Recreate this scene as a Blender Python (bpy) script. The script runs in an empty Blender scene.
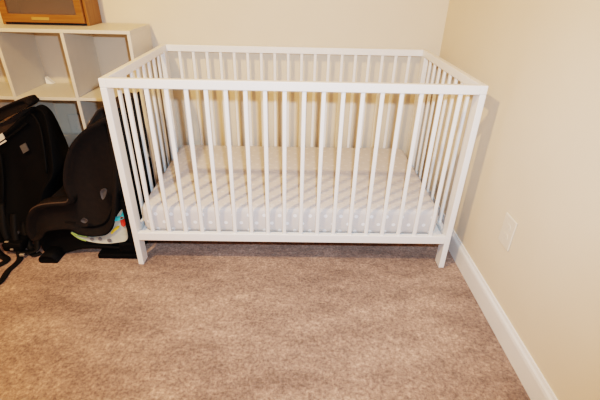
import bpy, bmesh, math, random
from mathutils import Vector, Matrix
random.seed(7)
S = bpy.context.scene
COL = S.collection

# ------------------------------------------------------------------ helpers
def link(name, bm, mat, parent=None, smooth=False, loc=None):
    me = bpy.data.meshes.new(name)
    bmesh.ops.recalc_face_normals(bm, faces=bm.faces[:])
    bm.to_mesh(me); bm.free()
    if smooth:
        for p in me.polygons: p.use_smooth = True
    o = bpy.data.objects.new(name, me)
    COL.objects.link(o)
    if mat: me.materials.append(mat)
    if loc: o.location = loc
    if parent: o.parent = parent
    return o

def thing(name, label, cat, loc=(0, 0, 0), rotz=0, group=None):
    o = bpy.data.objects.new(name, None)
    COL.objects.link(o)
    o.location = loc; o.rotation_euler = (0, 0, rotz)
    o.empty_display_size = .05
    return tag(o, label, cat, group)

def tag(o, label, cat, group=None):
    o['label'] = label; o['category'] = cat
    if group: o['group'] = group
    return o

def struct(o):
    o['kind'] = 'structure'; return o

def bx(bm, x0, x1, y0, y1, z0, z1, bev=0.0, seg=2):
    """a (bevelled) box added to bm"""
    t = bmesh.new()
    bmesh.ops.create_cube(t, size=1)
    for v in t.verts:
        v.co = Vector((x0 + (v.co.x + .5) * (x1 - x0), y0 + (v.co.y + .5) * (y1 - y0), z0 + (v.co.z + .5) * (z1 - z0)))
    if bev > 0:
        bmesh.ops.bevel(t, geom=t.edges[:], offset=bev, segments=seg, profile=.5, affect='EDGES')
    me = bpy.data.meshes.new('t'); t.to_mesh(me); t.free()
    bm.from_mesh(me); bpy.data.meshes.remove(me)
    return bm

def box(name, x0, x1, y0, y1, z0, z1, mat, parent=None, bev=.002, seg=2, smooth=False):
    return link(name, bx(bmesh.new(), x0, x1, y0, y1, z0, z1, bev, seg), mat, parent, smooth)

def catmull(pts, n=6, closed=True):
    out = []; m = len(pts)
    rng = range(m) if closed else range(m - 1)
    for i in rng:
        if closed:
            p0, p1, p2, p3 = pts[i - 1], pts[i], pts[(i + 1) % m], pts[(i + 2) % m]
        else:
            p0, p1, p2, p3 = pts[max(i - 1, 0)], pts[i], pts[i + 1], pts[min(i + 2, m - 1)]
        for k in range(n):
            t = k / n
            out.append(tuple(.5 * ((2 * b) + (-a + c) * t + (2 * a - 5 * b + 4 * c - d) * t * t + (-a + 3 * b - 3 * c + d) * t ** 3)
                             for a, b, c, d in zip(p0, p1, p2, p3)))
    if not closed: out.append(tuple(pts[-1]))
    return out

def inset(poly, r):
    """move a closed 2-D outline inwards by r"""
    n = len(poly)
    area = sum(poly[i][0] * poly[(i + 1) % n][1] - poly[(i + 1) % n][0] * poly[i][1] for i in range(n))
    s = 1 if area > 0 else -1
    out = []
    for i in range(n):
        a, b = poly[i - 2], poly[(i + 2) % n]
        dx, dz = b[0] - a[0], b[1] - a[1]
        l = math.hypot(dx, dz) or 1
        out.append((poly[i][0] - s * dz / l * r, poly[i][1] + s * dx / l * r))
    return out

def slab(profile, near, far, r=.02, n=5, puff=0.0, zmin=None, bm=None):
    """a cushion-edged slab: outline in x-z, reaching from y=near(x,z) to y=far(x,z)"""
    poly = catmull(profile, n)
    if zmin is not None: poly = [(x, max(z, zmin)) for x, z in poly]
    nf = near if callable(near) else (lambda x, z: near)
    ff = far if callable(far) else (lambda x, z: far)
    bm = bm or bmesh.new()
    rings = []
    for side in (0, 1):
        ks = [1.0, .62, .3, .08, 0] if side == 0 else [0, .08, .3, .62, 1.0]
        for k in ks:
            p = inset(poly, r * k)
            d = r * (1 - math.sqrt(max(0, 1 - k * k)))
            ring = []
            for x, z in p:
                if zmin is not None: z = max(z, zmin)
                y = nf(x, z) + d if side == 0 else ff(x, z) - d
                ring.append(bm.verts.new((x, y, z)))
            rings.append(ring)
    m = len(poly)
    for a, b in zip(rings, rings[1:]):
        for i in range(m):
            bm.faces.new((a[i], a[(i + 1) % m], b[(i + 1) % m], b[i]))
    for ring, sgn in ((rings[0], -1), (rings[-1], 1)):
        f = bm.faces.new(ring)
        bmesh.ops.triangulate(bm, faces=[f])
    return bm

def tube(bm, pts, r, seg=8, n=5):
    pts = [Vector(p) for p in catmull(pts, n, closed=False)] if len(pts) > 2 else [Vector(p) for p in pts]
    rings = []
    for i, p in enumerate(pts):
        t = (pts[min(i + 1, len(pts) - 1)] - pts[max(i - 1, 0)]).normalized()
        up = Vector((0, 0, 1)) if abs(t.z) < .9 else Vector((1, 0, 0))
        a = t.cross(up).normalized(); b = t.cross(a)
        rings.append([bm.verts.new(p + r * (math.cos(2 * math.pi * k / seg) * a + math.sin(2 * math.pi * k / seg) * b)) for k in range(seg)])
    for A, B in zip(rings, rings[1:]):
        for k in range(seg): bm.faces.new((A[k], A[(k + 1) % seg], B[(k + 1) % seg], B[k]))
    bm.faces.new(rings[0]); bm.faces.new(rings[-1])
    return bm

def ribbon(bm, pts, width, th=.0025, side=None, n=6):
    """a webbing strap following pts"""
    pts = [Vector(p) for p in catmull(pts, n, closed=False)]
    rings = []
    for i, p in enumerate(pts):
        t = (pts[min(i + 1, len(pts) - 1)] - pts[max(i - 1, 0)]).normalized()
        a = Vector(side) if side else t.cross(Vector((0, 0, 1))).normalized()
        a = (a - t * a.dot(t)).normalized(); b = t.cross(a)
        rings.append([bm.verts.new(p + a * sx * width / 2 + b * sy * th / 2) for sx, sy in ((-1, -1), (1, -1), (1, 1), (-1, 1))])
    for A, B in zip(rings, rings[1:]):
        for k in range(4): bm.faces.new((A[k], A[(k + 1) % 4], B[(k + 1) % 4], B[k]))
    bm.faces.new(rings[0]); bm.faces.new(rings[-1])
    return bm

# ------------------------------------------------------------------ materials
def new_mat(name, col, rough=.5, spec=.4):
    m = bpy.data.materials.new(name); m.use_nodes = True
    b = m.node_tree.nodes['Principled BSDF']
    b.inputs['Base Color'].default_value = (*col, 1)
    b.inputs['Roughness'].default_value = rough
    b.inputs['Specular IOR Level'].default_value = spec
    return m, m.node_tree, b

def node(t, kind, **kw):
    n = t.nodes.new(kind)
    for k, v in kw.items():
        if k in n.inputs: n.inputs[k].default_value = v
        else: setattr(n, k, v)
    return n

def noisy(name, col, col2=None, scale=40, rough=.5, spec=.4, bump=0.0, bscale=None, detail=4, dist=.002, stretch=None):
    m, t, b = new_mat(name, col, rough, spec)
    tc = node(t, 'ShaderNodeTexCoord')
    src = tc.outputs['Object']
    if stretch:
        mp = node(t, 'ShaderNodeMapping'); mp.inputs['Scale'].default_value = stretch
        t.links.new(src, mp.inputs['Vector']); src = mp.outputs['Vector']
    nz = node(t, 'ShaderNodeTexNoise', Scale=scale, Detail=detail)
    t.links.new(src, nz.inputs['Vector'])
    r = node(t, 'ShaderNodeValToRGB')
    r.color_ramp.elements[0].position = .3; r.color_ramp.elements[1].position = .7
    r.color_ramp.elements[0].color = (*(col2 or col), 1); r.color_ramp.elements[1].color = (*col, 1)
    t.links.new(nz.outputs['Fac'], r.inputs['Fac']); t.links.new(r.outputs['Color'], b.inputs['Base Color'])
    if bump:
        n2 = node(t, 'ShaderNodeTexNoise', Scale=bscale or scale, Detail=3)
        t.links.new(src, n2.inputs['Vector'])
        bp = node(t, 'ShaderNodeBump', Strength=bump, Distance=dist)
        t.links.new(n2.outputs['Fac'], bp.inputs['Height']); t.links.new(bp.outputs['Normal'], b.inputs['Normal'])
    return m

M = {}
M['wall'] = noisy('wall_paint', (.775, .655, .515), (.76, .64, .50), 6, .75, .25, .12, 260, dist=.0006)
M['ceiling'] = noisy('ceiling_paint', (.82, .80, .76), None, 5, .9, .1, .1, 200, dist=.0006)
M['trim'] = noisy('trim_paint', (.84, .82, .78), (.82, .80, .76), 12, .4, .4)
M['white'] = noisy('crib_lacquer', (.90, .875, .83), (.88, .855, .81), 18, .38, .45)
M['shelf'] = noisy('shelf_laminate', (.73, .675, .585), (.71, .655, .565), 25, .45, .4)
M['plate'] = noisy('outlet_plastic', (.77, .68, .56), None, 30, .35, .45)
M['slot'] = noisy('outlet_slot', (.06, .055, .05), None, 30, .5)
M['fabric'] = noisy('black_car_seat_fabric', (.010, .0085, .0075), (.007, .006, .0055), 60, .85, .25, .5, 700, dist=.0012)
M['fabric2'] = noisy('brown_black_padding', (.017, .013, .0105), (.012, .0095, .008), 50, .85, .25, .5, 600, dist=.0012)
M['brownpad'] = noisy('brown_padding', (.045, .032, .024), (.035, .026, .02), 50, .85, .25, .4, 600, dist=.0012)
M['rim_highlight'] = noisy('rim_highlight_brown', (.075, .052, .036), None, 60, .8)  # lighter brown that paints the edge highlight on the seat rim
M['shell'] = noisy('black_plastic_shell', (.005, .005, .0058), (.004, .004, .0046), 30, .6, .12, .15, 300, dist=.0006)
M['strap'] = noisy('black_webbing', (.006, .006, .0065), (.009, .009, .009), 300, .65, .2, .3, 900, dist=.0006)
M['metal'] = noisy('bright_metal', (.75, .74, .72), None, 30, .3); M['metal'].node_tree.nodes['Principled BSDF'].inputs['Metallic'].default_value = .8
M['greytag'] = noisy('grey_tag', (.085, .085, .09), (.07, .07, .075), 90, .7)
M['whitetag'] = noisy('white_tag', (.62, .60, .58), None, 90, .7)
M['labelwhite'] = noisy('label_white', (.50, .50, .45), (.42, .44, .38), 50, .6)
M['labelgreen'] = noisy('label_green', (.28, .42, .10), (.36, .46, .18), 60, .6)
M['labelgrey'] = noisy('label_grey', (.17, .17, .18), None, 60, .6)
M['cyan'] = noisy('cyan_print', (.03, .42, .50), (.06, .50, .55), 60, .6)
M['red'] = noisy('red_print', (.55, .045, .025), None, 60, .6)
M['yellow'] = noisy('yellow_print', (.60, .45, .06), None, 60, .6)

# bamboo: long stretched grain
def bamboo(name, axis, dark=False):
    st = {'x': (3, 60, 60), 'z': (60, 60, 3)}[axis]
    k = .55 if dark else 1
    return noisy(name, (.35 * k, .16 * k, .038 * k), (.25 * k, .105 * k, .02 * k), 1.4, .42, .4, .1, 3, 5, .0008, stretch=st)
M['bamboo_x'] = bamboo('bamboo_grain_across', 'x')
M['bamboo_z'] = bamboo('bamboo_grain_upright', 'z')
M['bamboo_pale'] = noisy('bamboo_finger_pull', (.50, .31, .10), (.44, .25, .075), 2, .5, .4, stretch=(4, 60, 60))
m, t, b = new_mat('thin_glass', (.50, .40, .32), .25, .6)
tr = node(t, 'ShaderNodeBsdfTransparent', Color=(.74, .70, .66, 1)); gs = node(t, 'ShaderNodeMixShader', Fac=.20)
t.links.new(tr.outputs[0], gs.inputs[1]); t.links.new(b.outputs[0], gs.inputs[2])
t.links.new(gs.outputs[0], t.nodes['Material Output'].inputs['Surface'])
M['glass'] = m

# carpet
m, t, b = new_mat('carpet_pile', (.3, .2, .15), .95, .1)
tc = node(t, 'ShaderNodeTexCoord')
def nz(scale, detail=3, rough=.55, vec=None):
    n = node(t, 'ShaderNodeTexNoise', Scale=scale, Detail=detail, Roughness=rough)
    t.links.new(vec or tc.outputs['Object'], n.inputs['Vector']); return n.outputs['Fac']
def ramp(fac, a, b_, p0, p1):
    r = node(t, 'ShaderNodeValToRGB'); e = r.color_ramp.elements
    e[0].position, e[1].position = p0, p1; e[0].color = (*a, 1); e[1].color = (*b_, 1)
    t.links.new(fac, r.inputs['Fac']); return r.outputs['Color']
def mixc(kind, f, a, b_):
    x = node(t, 'ShaderNodeMix', data_type='RGBA', blend_type=kind)
    x.inputs[0].default_value = f
    t.links.new(a, x.inputs[6]); t.links.new(b_, x.inputs[7]); return x.outputs[2]
fine = ramp(nz(95, 3, .75), (.262, .160, .118), (.585, .395, .300), .33, .67)
tuft = ramp(nz(42, 2, .6), (.78, .78, .78), (1.16, 1.16, 1.16), .32, .68)
mp = node(t, 'ShaderNodeMapping'); mp.inputs['Rotation'].default_value = (0, 0, .9); mp.inputs['Scale'].default_value = (1.0, 2.6, 1)
t.links.new(tc.outputs['Object'], mp.inputs['Vector'])
big = ramp(nz(3.2, 3, .6, mp.outputs['Vector']), (.73, .72, .71), (1.18, 1.18, 1.18), .34, .68)
med = ramp(nz(14, 3, .6), (.90, .90, .90), (1.08, 1.08, 1.08), .35, .65)
c = mixc('MULTIPLY', 1, fine, tuft); c = mixc('MULTIPLY', 1, c, big); c = mixc('MULTIPLY', 1, c, med)
t.links.new(c, b.inputs['Base Color'])
bp = node(t, 'ShaderNodeBump', Strength=.85, Distance=.008)
t.links.new(nz(150, 3, .7), bp.inputs['Height']); t.links.new(bp.outputs['Normal'], b.inputs['Normal'])
b.inputs['Sheen Weight'].default_value = .15
M['carpet'] = m

# fitted sheet: light grey with staggered white dots on its top and its sides
m, t, b = new_mat('dotted_fitted_sheet', (.6, .59, .59), .85, .2)
tc = node(t, 'ShaderNodeTexCoord'); geo = node(t, 'ShaderNodeNewGeometry')
sp = node(t, 'ShaderNodeSeparateXYZ'); t.links.new(tc.outputs['Object'], sp.inputs[0])
sn = node(t, 'ShaderNodeSeparateXYZ'); t.links.new(geo.outputs['Normal'], sn.inputs[0])
def mth(op, a, b_=None):
    n = node(t, 'ShaderNodeMath', operation=op)
    for i, v in enumerate((a, b_)):
        if v is None: continue
        if isinstance(v, (int, float)): n.inputs[i].default_value = v
        else: t.links.new(v, n.inputs[i])
    return n.outputs[0]
def dots(u, v, pu, pv, rad):
    # two interleaved lattices -> staggered dots
    res = None
    for off in (0.0, .5):
        fu = mth('SUBTRACT', mth('FRACT', mth('ADD', mth('DIVIDE', u, pu), 100.25 + off)), .5)
        fv = mth('SUBTRACT', mth('FRACT', mth('ADD', mth('DIVIDE', v, pv), 100.3 + off)), .5)
        du, dv = mth('MULTIPLY', fu, pu), mth('MULTIPLY', fv, pv)
        d = mth('SQRT', mth('ADD', mth('MULTIPLY', du, du), mth('MULTIPLY', dv, dv)))
        n = node(t, 'ShaderNodeMapRange', interpolation_type='SMOOTHSTEP')
        n.inputs['From Min'].default_value = rad * 1.15; n.inputs['From Max'].default_value = rad * .75
        t.links.new(d, n.inputs['Value'])
        res = n.outputs['Result'] if res is None else mth('MAXIMUM', res, n.outputs['Result'])
    return res
PU, PV, RD = .066, .076, .0085
top = mth('MULTIPLY', dots(sp.outputs['X'], sp.outputs['Y'], PU, PV, RD), mth('GREATER_THAN', mth('ABSOLUTE', sn.outputs['Z']), .707))
notz = mth('LESS_THAN', mth('ABSOLUTE', sn.outputs['Z']), .707)
yy = mth('GREATER_THAN', mth('ABSOLUTE', sn.outputs['Y']), mth('ABSOLUTE', sn.outputs['X']))
front = mth('MULTIPLY', dots(sp.outputs['X'], sp.outputs['Z'], PU, PV, RD), mth('MULTIPLY', notz, yy))
side = mth('MULTIPLY', dots(sp.outputs['Y'], sp.outputs['Z'], PU, PV, RD), mth('MULTIPLY', notz, mth('SUBTRACT', 1.0, yy)))
fac = mth('MAXIMUM', mth('MULTIPLY', top, .25), mth('MAXIMUM', front, side))  # dots faded on the top, glare put into the colour
mx = node(t, 'ShaderNodeMix', data_type='RGBA')
mx.inputs[6].default_value = (.66, .61, .57, 1); mx.inputs[7].default_value = (.88, .87, .86, 1)
t.links.new(fac, mx.inputs[0]); t.links.new(mx.outputs[2], b.inputs['Base Color'])
wv = node(t, 'ShaderNodeTexNoise', Scale=9, Detail=2); t.links.new(tc.outputs['Object'], wv.inputs['Vector'])
bp = node(t, 'ShaderNodeBump', Strength=.15, Distance=.01); t.links.new(wv.outputs['Fac'], bp.inputs['Height']); t.links.new(bp.outputs['Normal'], b.inputs['Normal'])
M['sheet'] = m

# ------------------------------------------------------------------ the room
X0, Y0, CEIL = -3.9, -3.9, 2.55
struct(box('floor', X0 - .1, .1, Y0 - .1, .1, -.1, 0, M['carpet'], bev=0))
struct(box('ceiling', X0 - .1, .1, Y0 - .1, .1, CEIL, CEIL + .1, M['ceiling'], bev=0))
struct(box('wall_back', X0 - .1, .1, 0, .1, 0, CEIL, M['wall'], bev=0))
struct(box('wall_right', 0, .1, Y0, 0, 0, CEIL, M['wall'], bev=0))
struct(box('wall_left', X0 - .1, X0, Y0, 0, 0, CEIL, M['wall'], bev=0))
struct(box('wall_front', X0 - .1, .1, Y0 - .1, Y0, 0, CEIL, M['wall'], bev=0))
def baseboard(name, length, loc, rotz):
    """moulded board along +x, face towards -y, foot on the floor"""
    pr = [(0, 0), (-.0145, 0), (-.0145, .074), (-.0125, .084), (-.008, .091), (-.0055, .100), (0, .100)]
    bm = bmesh.new()
    A = [bm.verts.new((0, y, z)) for y, z in pr]; B = [bm.verts.new((length, y, z)) for y, z in pr]
    n = len(pr)
    for i in range(n): bm.faces.new((A[i], A[(i + 1) % n], B[(i + 1) % n], B[i]))
    bm.faces.new(A); bm.faces.new(B)
    o = link(name, bm, M['trim'], loc=loc); o.rotation_euler = (0, 0, rotz)
    return struct(o)
baseboard('baseboard_back', -X0, (X0, 0, 0), 0)
baseboard('baseboard_right', -Y0 - .0145, (0, -.0145, 0), -math.pi / 2)
baseboard('baseboard_left', -Y0 - .0145, (X0, Y0, 0), math.pi / 2)

# ------------------------------------------------------------------ wall outlets (cover plate > outlet face > slots)
def outlet(label, loc, rotz, w=.078, h=.120):
    """plate in x-z, facing -y"""
    r = thing('wall_outlet', label, 'outlet', loc, rotz)
    box('cover_plate', -w / 2, w / 2, -.006, 0, -h / 2, h / 2, M['plate'], r, bev=.0035, seg=3)
    for s in (-1, 1):
        bm = bmesh.new()
        prof = []
        for k in range(24):
            a = 2 * math.pi * k / 24
            prof.append((.0168 * math.cos(a), max(-.0135, min(.0135, .0168 * math.sin(a)))))
        A = [bm.verts.new((x, -.0072, z + s * .0195)) for x, z in prof]; B = [bm.verts.new((x, -.004, z + s * .0195)) for x, z in prof]
        for i in range(24): bm.faces.new((A[i], A[(i + 1) % 24], B[(i + 1) % 24], B[i]))
        bm.faces.new(A); bm.faces.new(B)
        f = link('socket_face', bm, M['plate'], r)
        bm = bmesh.new()
        bx(bm, -.0068, -.0052, -.0074, -.0066, s * .0195, s * .0195 + .007)
        bx(bm, .0052, .0068, -.0074, -.0066, s * .0195, s * .0195 + .006)
        bx(bm, -.0016, .0016, -.0074, -.0066, s * .0195 - .009, s * .0195 - .006)
        link('slots', bm, M['plate'] if False else M['slotpale'], f)
    bm = bmesh.new()
    bmesh.ops.create_uvsphere(bm, u_segments=12, v_segments=6, radius=.003)
    for v in bm.verts: v.co = Vector((v.co.x, v.co.y * .4 - .006, v.co.z))
    link('screw', bm, M['plate'], r, True)
    return r
M['slotpale'] = noisy('outlet_slot_pale', (.62, .56, .48), None, 30, .5)  # slots only a little darker than the plate
outlet('pale wall outlet cover plate on the right wall above the baseboard', (0, -1.058, .364), math.pi / 2 * -1)
outlet('pale outlet low on the back wall, seen through the cube shelf', (-2.028, 0, .37), 0, .07, .115)

# ------------------------------------------------------------------ cube shelf (three by three)
sh = thing('cube_shelf', 'white nine-cube storage shelf against the back wall, left of the crib', 'shelf', (-1.972, -.15, 0))
def sbox(name, x0, x1, y0, y1, z0, z1, mat=None):
    return box(name, x0 + 1.977, x1 + 1.977, y0 + .15, y1 + .15, z0, z1, mat or M['shelf'], sh, bev=.0012)
SX0, SX1, SY0, SY1, ST, TH = -2.434, -1.520, -.300, -.016, .912, .0155
sbox('top_panel', SX0, SX1, SY0, SY1, ST - TH, ST)
sbox('bottom_panel', SX0 + TH, SX1 - TH, SY0, SY1, .028, .028 + TH)
sbox('kick_board', SX0 + TH, SX1 - TH, SY0 + .02, SY0 + .032, .0, .028)
for x in (SX0, SX1 - TH): sbox('side_panel', x, x + TH, SY0, SY1, 0, ST - TH)
pitch = (SX1 - SX0 - TH) / 3
zs = [.028, .3145, .605, ST - TH]
dv = []
for z in zs[1:3]: sbox('shelf_board', SX0 + TH, SX1 - TH, SY0 + .001, SY1, z - TH, z)
lv = [(.028 + TH, zs[1] - TH), (zs[1], zs[2] - TH), (zs[2], ST - TH)]
for z0, z1 in lv:
    for i in (1, 2): sbox('divider', SX0 + i * pitch, SX0 + i * pitch + TH, SY0 + .001, SY1, z0, z1)
# small white corner bracket at the back of a top cell
bm = bmesh.new()
q = [(-2.110, .606), (-2.074, .606), (-2.110, .640)]
A = [bm.verts.new((x + 1.977, -.045 + .15, z)) for x, z in q]; B = [bm.verts.new((x + 1.977, -.018 + .15, z)) for x, z in q]
for i in range(3): bm.faces.new((A[i], A[(i + 1) % 3], B[(i + 1) % 3], B[i]))
bm.faces.new(A); bm.faces.new(B)
br = link('corner_bracket', bm, M['white'], sh); br['label'] = 'small white corner bracket'

# ------------------------------------------------------------------ bamboo bread box on the shelf
bb = thing('bread_box', 'bamboo bread box with a glass front door, standing on top of the white shelf', 'bread box', (-1.957, -.08, .912))
W2, D0, D1, HB = .2035, -.080, .066, .30      # half width, front, back, height
t_ = .013
bxp = lambda n, *a, mat, bev=.0015: box(n, *a, M[mat], bb, bev=bev)
bxp('bottom_panel', -W2 + t_, W2 - t_, D0 + .012, D1, .008, .008 + t_, mat='bamboo_x')
bxp('top_panel', -W2, W2, D0, D1, HB - t_, HB, mat='bamboo_x')
bxp('back_panel', -W2 + t_, W2 - t_, D1 - .008, D1, .008 + t_, HB - t_, mat='bamboo_x')
bxp('inner_shelf', -W2 + t_, W2 - t_, D0 + .02, D1 - .008, .15, .16, mat='bamboo_x')
for s in (-1, 1):
    x0, x1 = sorted((s * W2, s * (W2 - t_)))
    bxp('side_panel', x0, x1, D0 + .004, D1, 0, HB - t_, mat='bamboo_z')
# door with its own frame, glass and finger pull
dr = box('door', -W2 + t_ + .001, W2 - t_ - .001, D0 - .012, D0 + .004, .012, .046, M['bamboo_x'], bb, bev=.0015)
dr['label'] = 'framed glass door'
dz0, dz1, dx = .012, HB - t_ - .004, W2 - t_ - .001
me = bmesh.new()
bx(me, -dx, dx, D0 - .014, D0 + .003, dz0, dz0 + .036, .0015)
bx(me, -dx, dx, D0 - .014, D0 + .003, dz1 - .036, dz1, .0015)
bx(me, -dx, -dx + .032, D0 - .014, D0 + .003, dz0 + .036, dz1 - .036, .0015)
bx(me, dx - .032, dx, D0 - .014, D0 + .003, dz0 + .036, dz1 - .036, .0015)
me.to_mesh(dr.data); me.free()
gl = box('glass_pane', -dx + .030, dx - .030, D0 - .007, D0 - .003, dz0 + .034, dz1 - .034, M['glass'], dr, bev=0)
hp = box('finger_pull', -.052, .030, D0 - .0185, D0 - .010, dz0 + .010, dz0 + .024, M['bamboo_pale'], dr, bev=.002)
hp['label'] = 'pale finger pull'

# ------------------------------------------------------------------ the crib
CX0, CX1, CY0, CY1, CH = -1.460, -.082, -.812, -.033, .820
LX, LY = .024, .056
RT, RD_ = .033, .022
BZ0, BZ1 = .1316, .1705
cr = thing('crib', 'white wooden baby crib with upright slats in the room corner', 'crib', ((CX0 + CX1) / 2, (CY0 + CY1) / 2, 0))
ox, oy = cr.location.x, cr.location.y
def cbox(name, x0, x1, y0, y1, z0, z1, bev=.0025): return box(name, x0 - ox, x1 - ox, y0 - oy, y1 - oy, z0, z1, M['white'], cr, bev=bev, seg=2)
for x in (CX0, CX1 - LX):
    for y in (CY0, CY1 - LY): cbox('leg', x, x + LX, y, y + LY, 0, CH - RT)
    cbox('top_rail', x, x + LX, CY0, CY1, CH - RT, CH)
    cbox('bottom_rail', x + .002, x + LX - .002, CY0 + LY, CY1 - LY, BZ0, BZ1)
for y in (CY0, CY1 - RD_):
    cbox('top_rail', CX0 + LX, CX1 - LX, y, y + RD_, CH - RT, CH)
    cbox('bottom_rail', CX0 + LX, CX1 - LX, y, y + RD_, BZ0, BZ1)
# slatted mattress support between the bottom rails
cbox('mattress_support', CX0 + LX + .002, CX1 - LX - .002, CY0 + RD_ + .002, CY1 - RD_ - .002, .140, .156)
# slats: one rounded stave, copied
def stave(wx, wy):
    return bx(bmesh.new(), -wx / 2, wx / 2, -wy / 2, wy / 2, BZ1 - .004, CH - RT + .004, .0045, 3)
first = link('slat', stave(.0165, .012), M['white'], cr)
firstend = link('slat', stave(.012, .021), M['white'], cr)
PS = .0706
n_ = 0
for y in (CY0 + RD_ / 2, CY1 - RD_ / 2):
    for i in range(18):
        o = first if n_ == 0 else first.copy()
        if n_: COL.objects.link(o); o.parent = cr
        o.location = ((CX0 + CX1) / 2 - .001 + (i - 8.5) * PS - ox, y - oy, 0); n_ += 1
n_ = 0
NE = 8; inner = CY1 - CY0 - 2 * LY; pe = .0745
for x in (CX0 + LX / 2, CX1 - LX / 2):
    for i in range(NE):
        o = firstend if n_ == 0 else firstend.copy()
        if n_: COL.objects.link(o); o.parent = cr
        o.location = (x - ox, (i - (NE - 1) / 2) * pe, 0); n_ += 1

# ------------------------------------------------------------------ mattress in its fitted sheet
def mattress():
    hx, hy, h, rc, re = .643, .361, .122, .038, .018
    bm = bmesh.new(); rings = []
    def ring(ins, z):
        pts = []
        for cx, cy, a0 in ((hx - rc, hy - rc, 0), (-hx + rc, hy - rc, 90), (-hx + rc, -hy + rc, 180), (hx - rc, -hy + rc, 270)):
            for k in range(9):
                a = math.radians(a0 + 90 * k / 8); r = rc - ins
                pts.append((cx + r * math.cos(a), cy + r * math.sin(a)))
        out = []
        for i in range(len(pts)):              # subdivide the long edges so the sheet can swell
            p, q = pts[i], pts[(i + 1) % len(pts)]
            l = math.hypot(q[0] - p[0], q[1] - p[1]); s = max(1, int(l / .05))
            for k in range(s): out.append((p[0] + (q[0] - p[0]) * k / s, p[1] + (q[1] - p[1]) * k / s))
        return [bm.verts.new((x, y, z)) for x, y in out]
    for ins, z in ((.012, 0), (.003, .006), (0, .02), (-.003, h * .5), (0, h - .022)):
        rings.append(ring(ins, z))
    for k in range(1, 6):
        a = math.radians(90 * k / 5); rings.append(ring(re * (1 - math.cos(a)), h - .022 + .022 * math.sin(a)))
    rings.append(ring(.034, h + .002))
    n = len(rings[0])
    for A, B in zip(rings, rings[1:]):
        for i in range(n): bm.faces.new((A[i], A[(i + 1) % n], B[(i + 1) % n], B[i]))
    bm.faces.new(rings[0][::-1]); bm.faces.new(rings[-1])
    return bm
mt = link('crib_mattress', mattress(), M['sheet'], smooth=True, loc=(-.779, -.417, .156))
tag(mt, 'crib mattress in a light grey fitted sheet with white dots', 'mattress')

# ------------------------------------------------------------------ car seat beside the crib (side view, facing left)
cs = thing('car_seat', 'black convertible car seat in side view with a white label, beside the crib leg', 'car seat', (-1.70, -.56, 0))
def part(name, bm, mat, parent, root, smooth=True, label=None):
    for v in bm.verts: v.co -= root.location
    o = link(name, bm, M[mat], parent, smooth)
    if label: o['label'] = label
    return o
R_COVER = [(-1.484, 0.662), (-1.522, 0.642), (-1.579, 0.612), (-1.638, 0.558), (-1.676, 0.500), (-1.705, 0.432), (-1.720, 0.368), (-1.716, 0.310), (-1.736, 0.284), (-1.793, 0.278), (-1.854, 0.267), (-1.896, 0.242), (-1.925, 0.199), (-1.943, 0.141), (-1.933, 0.088), (-1.89, 0.099), (-1.857, 0.137), (-1.792, 0.150), (-1.744, 0.150), (-1.723, 0.129), (-1.669, 0.117), (-1.606, 0.126), (-1.565, 0.166), (-1.538, 0.225), (-1.518, 0.305), (-1.486, 0.445), (-1.480, 0.532), (-1.476, 0.636)]
NY, FY = -.765, -.345
for y0, y1 in ((NY, NY + .075), (FY - .075, FY)):
    part('side_wing', slab(R_COVER, y0, y1, .026), 'fabric2', cs, cs)
# cushion and backrest between the wings
SEAT = [(-1.92, .16), (-1.905, .215), (-1.85, .238), (-1.70, .225), (-1.62, .235), (-1.60, .19), (-1.70, .165), (-1.85, .13)]
part('seat_cushion', slab(SEAT, NY + .06, FY - .06, .02), 'fabric', cs, cs)
BACK = [(-1.486, .655), (-1.535, .625), (-1.60, .44), (-1.645, .25), (-1.60, .21), (-1.53, .26), (-1.486, .41), (-1.478, .53)]
part('backrest', slab(BACK, NY + .06, FY - .06, .02), 'fabric', cs, cs)
HEAD = [(-1.637, 0.554), (-1.611, 0.595), (-1.581, 0.634), (-1.555, 0.662), (-1.520, 0.672), (-1.490, .665), (-1.50, 0.60), (-1.545, 0.50), (-1.60, .45), (-1.63, 0.48)]
part('head_pillow', slab(HEAD, NY + .095, FY - .095, .015), 'brownpad', cs, cs)
# edge highlight painted as a lighter tube along the near wing's rim
rim = [(x, NY + .010, z + .0) for x, z in [(-1.722, .300), (-1.738, .285), (-1.793, .279), (-1.854, .268), (-1.896, .243), (-1.922, .200)]]
o = part('rim_highlight', tube(bmesh.new(), rim, .0035), 'rim_highlight' if 'rim_highlight' in M else 'fabric2', cs, cs, True)
# black plastic base
R_BASE = [(-1.90, 0.105), (-1.80, 0.150), (-1.70, 0.150), (-1.60, 0.18), (-1.53, 0.30), (-1.500, 0.33), (-1.488, 0.28), (-1.488, 0.086), (-1.492, 0.02), (-1.52, .008), (-1.56, .03), (-1.64, 0.038), (-1.728, 0.036), (-1.80, 0.014), (-1.85, 0.0), (-1.895, 0.0), (-1.912, 0.024), (-1.912, .07)]
part('base', slab(R_BASE, NY + .02, FY - .02, .014, zmin=0), 'shell', cs, cs)
for y0 in (NY - .045, FY - .075):
    part('foot', slab([(-1.890, 0), (-1.900, .018), (-1.885, .036), (-1.845, .034), (-1.825, .012), (-1.825, 0)], y0, y0 + .095, .006, zmin=0), 'shell', cs, cs)
bm = bmesh.new()
bx(bm, -1.655, -1.472, NY - .01, FY + .01, 0, .024, .006); bx(bm, -1.56, -1.474, NY + .005, FY - .005, .02, .075, .008)
bx(bm, -1.505, -1.474, NY + .004, NY + .035, .07, .30, .006); bx(bm, -1.505, -1.474, FY - .035, FY - .004, .07, .30, .006)
part('anti_rebound_bar', bm, 'shell', cs, cs, False)
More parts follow.
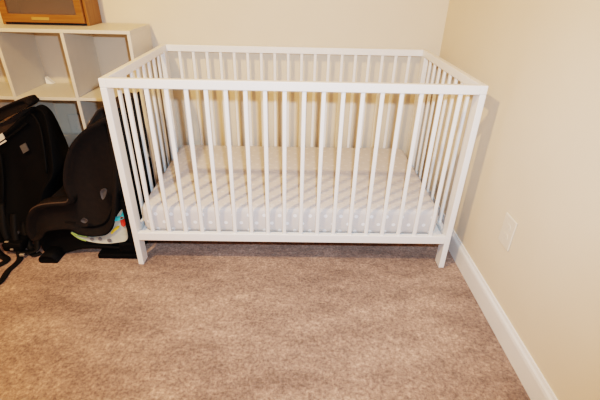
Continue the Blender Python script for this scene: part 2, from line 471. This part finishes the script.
# the crescent-shaped label on the side of the base
R_LABEL = [(-1.757, 0.128), (-1.729, 0.112), (-1.678, 0.102), (-1.61, 0.112), (-1.571, 0.147), (-1.551, 0.186), (-1.53, 0.227), (-1.504, 0.250), (-1.496, 0.223), (-1.506, 0.155), (-1.517, 0.090), (-1.564, 0.074), (-1.619, 0.068), (-1.676, 0.075), (-1.726, 0.093)]
lb = part('recline_label', slab(R_LABEL, NY + .0145, NY + .0215, .003), 'labelwhite', cs, cs, label='white crescent label with a green edge')
ed = [(x, NY + .0135, z) for x, z in [(-1.700, 0.083), (-1.730, 0.096), (-1.756, 0.127), (-1.729, 0.113), (-1.690, 0.105)]]
part('label_edge', tube(bmesh.new(), ed, .0035), 'labelgreen', lb, cs, label='green edge')
lb_loc = lambda o: o
for x, z, r in ((-1.672, .093, .0085), (-1.636, .094, .0085), (-1.596, .087, .0095)):
    bm = bmesh.new(); bmesh.ops.create_cone(bm, cap_ends=True, segments=16, radius1=r, radius2=r, depth=.003)
    bmesh.ops.rotate(bm, verts=bm.verts, matrix=Matrix.Rotation(math.pi / 2, 3, 'X'))
    for v in bm.verts: v.co += Vector((x, NY + .0135, z))
    part('label_mark', bm, 'labelgrey', lb, cs, False, 'round grey mark')
def patch(name, pts, mat, label):
    part(name, slab(pts, NY + .0095, NY + .0145, .002, n=3), mat, lb, cs, label=label)
patch('label_print', [(-1.551, 0.212), (-1.522, 0.217), (-1.500, 0.250), (-1.494, 0.224), (-1.514, 0.203), (-1.551, 0.192)], 'cyan', 'cyan printed patch')
patch('label_print', [(-1.521, 0.212), (-1.504, 0.207), (-1.509, 0.168), (-1.525, 0.171)], 'red', 'red printed patch')
patch('label_print', [(-1.578, 0.134), (-1.562, 0.152), (-1.541, 0.167), (-1.537, 0.158), (-1.559, 0.140), (-1.576, 0.124)], 'yellow', 'yellow printed patch')
# small grey emblem on the wing
part('emblem', slab([(-1.690, .199), (-1.675, .213), (-1.659, .201), (-1.674, .187)], NY - .003, NY + .002, .0015, n=3), 'greytag', cs, cs, label='small grey diamond emblem')
# blue-grey belt guide
part('belt_guide', slab([(-1.574, .308), (-1.560, .318), (-1.546, .350), (-1.556, .358), (-1.574, .346)], NY - .003, NY + .004, .002, n=3), 'greytag', cs, cs, label='small grey belt guide')
# strap hook at the top of the backrest
bm = bmesh.new(); tube(bm, [(-1.715, -.46, .515), (-1.705, -.46, .540), (-1.68, -.46, .538), (-1.67, -.46, .515)], .006)
part('tether_hook', bm, 'metal', cs, cs, label='shiny metal strap hook')

# ------------------------------------------------------------------ second car seat, at the left edge, leaning back
c2 = thing('car_seat', 'black padded car seat at the left edge with loose straps on the carpet', 'car seat', (-2.12, -.50, 0))
near = lambda x, z: -.66 + .5 * z
L_PANEL = [(-2.33, 0.39), (-2.158, 0.458), (-2.064, 0.531), (-2.002, 0.573), (-1.97, 0.57), (-1.947, 0.541), (-1.934, 0.491), (-1.925, 0.44), (-1.915, 0.365), (-1.915, 0.29), (-1.96, 0.22), (-1.99, 0.12), (-2.03, 0.0), (-2.17, 0.0), (-2.33, 0.0)]
part('side_shell', slab(L_PANEL, near, lambda x, z: -.325, .022, zmin=0), 'shell', c2, c2)
# raised ribs and hollows of the shell
for pts in ([(-2.20, .40), (-2.10, .46), (-2.03, .51)], [(-2.01, .55), (-1.975, .50), (-1.955, .40), (-1.945, .30)], [(-2.16, .38), (-2.15, .25), (-2.16, .10)]):
    part('shell_rib', tube(bmesh.new(), [(x, near(x, z) + .003, z) for x, z in pts], .007), 'shell', c2, c2)
L_RIM = [(-2.34, 0.425), (-2.176, 0.495), (-2.081, 0.547), (-2.024, 0.569), (-2.01, 0.557), (-2.082, 0.513), (-2.178, 0.44), (-2.34, 0.366)]
part('padded_rim', slab(L_RIM, lambda x, z: -.645 + .5 * z, lambda x, z: -.335, .010), 'brownpad', c2, c2, label='greyish brown padded rim')
L_BAND = [(-2.33, 0.482), (-2.137, 0.579), (-2.023, 0.621), (-1.999, 0.614), (-2.004, 0.586), (-2.158, 0.516), (-2.33, 0.428)]
part('head_wing', slab(L_BAND, -.415, -.325, .014), 'fabric2', c2, c2)
def plaque(name, cx, cz, w, h, ang, mat, label, root):
    ca, sa = math.cos(ang), math.sin(ang)
    pts = [(cx + ca * a - sa * b_, cz + sa * a + ca * b_) for a, b_ in ((-w / 2, -h / 2), (w / 2, -h / 2), (w / 2, h / 2), (-w / 2, h / 2))]
    bm = bmesh.new()
    A = [bm.verts.new((x, near(x, z) - .0035, z)) for x, z in pts]; B = [bm.verts.new((x, near(x, z) + .002, z)) for x, z in pts]
    for i in range(4): bm.faces.new((A[i], A[(i + 1) % 4], B[(i + 1) % 4], B[i]))
    bm.faces.new(A); bm.faces.new(B)
    part(name, bm, mat, c2, c2, False, label)
plaque('care_tag', -2.045, .405, .030, .036, .5, 'greytag', 'grey tag', c2)
plaque('care_tag', -2.155, .440, .040, .040, .5, 'whitetag', 'white tag', c2)
# harness straps and buckles at the foot
for pts, w in (([(-2.06, -.655, .16), (-2.05, -.70, .09), (-2.02, -.75, .02), (-1.995, -.80, .006), (-2.00, -.87, .005), (-1.99, -.95, .005), (-2.03, -1.02, .005)], .026),
               ([(-2.12, -.63, .20), (-2.10, -.69, .10), (-2.06, -.72, .03), (-2.00, -.75, .015), (-1.95, -.74, .02), (-1.955, -.70, .05)], .030),
               ([(-2.18, -.62, .22), (-2.16, -.70, .10), (-2.11, -.76, .02), (-2.05, -.80, .006), (-2.09, -.86, .006), (-2.18, -.90, .006)], .030),
               ([(-2.05, -.63, .10), (-2.01, -.69, .05), (-1.985, -.72, .012), (-1.95, -.76, .006), (-1.93, -.74, .006)], .026)):
    part('harness_strap', ribbon(bmesh.new(), pts, w), 'strap', c2, c2)
bm = bmesh.new(); bx(bm, -2.09, -2.00, -.755, -.665, .015, .060, .012, 3)
part('buckle_housing', bm, 'shell', c2, c2)
for x, y, z, s in ((-2.064, -.668, .066, .010), (-2.072, -.735, .058, .009), (-2.044, -.757, .034, .007), (-1.992, -.775, .018, .011)):
    bm = bmesh.new(); bx(bm, x - s, x + s, y - s * .6, y + s * .6, z - s * .6, z + s * .6, s * .3)
    part('buckle', bm, 'metal', c2, c2, False, 'small shiny buckle')

# ------------------------------------------------------------------ little clip at the shelf edge between the two seats
cl = thing('strap_clip', 'small shiny clip at the shelf cell edge between the two car seats', 'clip', (-1.958, -.285, .3145))
bm = bmesh.new(); bx(bm, -.018, .018, -.012, .012, 0, .009, .003)
link('clip_body', bm, M['whitetag'], cl)
bm = bmesh.new(); bx(bm, -.014, .010, -.008, .010, .009, .016, .002)
link('clip_lever', bm, M['shell'], cl)

# ------------------------------------------------------------------ light
def light(name, kind, loc, energy, col, **kw):
    d = bpy.data.lights.new(name, kind); d.energy = energy; d.color = col
    for k, v in kw.items(): setattr(d, k, v)
    o = bpy.data.objects.new(name, d); COL.objects.link(o); o.location = loc
    return o
light('ceiling_lamp', 'SPOT', (-1.92, -1.97, 2.40), 172, (1, .645, .325), shadow_soft_size=.05, spot_size=math.radians(165), spot_blend=.25)
C = Vector((-.7726, -2.2567, 1.1589))
FWD = Vector((.0178063, .87083752, -.49124835)); UP = Vector((-.01427638, .49149761, .8707619)); RI = Vector((.99973953, -.0084918, .02118416))
fl = light('camera_flash', 'SPOT', C + UP * .11 + RI * .05 + FWD * .03, 110, (.56, .775, 1), shadow_soft_size=.018, spot_size=math.radians(113), spot_blend=1.0)
fl.rotation_euler = (FWD + UP * .05).to_track_quat('-Z', 'Y').to_euler()

w = bpy.data.worlds.new('World'); S.world = w; w.use_nodes = True
w.node_tree.nodes['Background'].inputs['Color'].default_value = (.9, .93, 1, 1)
w.node_tree.nodes['Background'].inputs['Strength'].default_value = .05

# ------------------------------------------------------------------ camera
cam = bpy.data.cameras.new('Camera'); co = bpy.data.objects.new('Camera', cam); COL.objects.link(co)
cam.sensor_width = 36; cam.lens = 404.61 / 600 * 36
cam.clip_start = .02
co.matrix_world = Matrix(((RI.x, UP.x, -FWD.x, C.x), (RI.y, UP.y, -FWD.y, C.y), (RI.z, UP.z, -FWD.z, C.z), (0, 0, 0, 1)))
S.camera = co
S.view_settings.view_transform = 'Filmic'
S.view_settings.look = 'High Contrast'
S.view_settings.exposure = 0
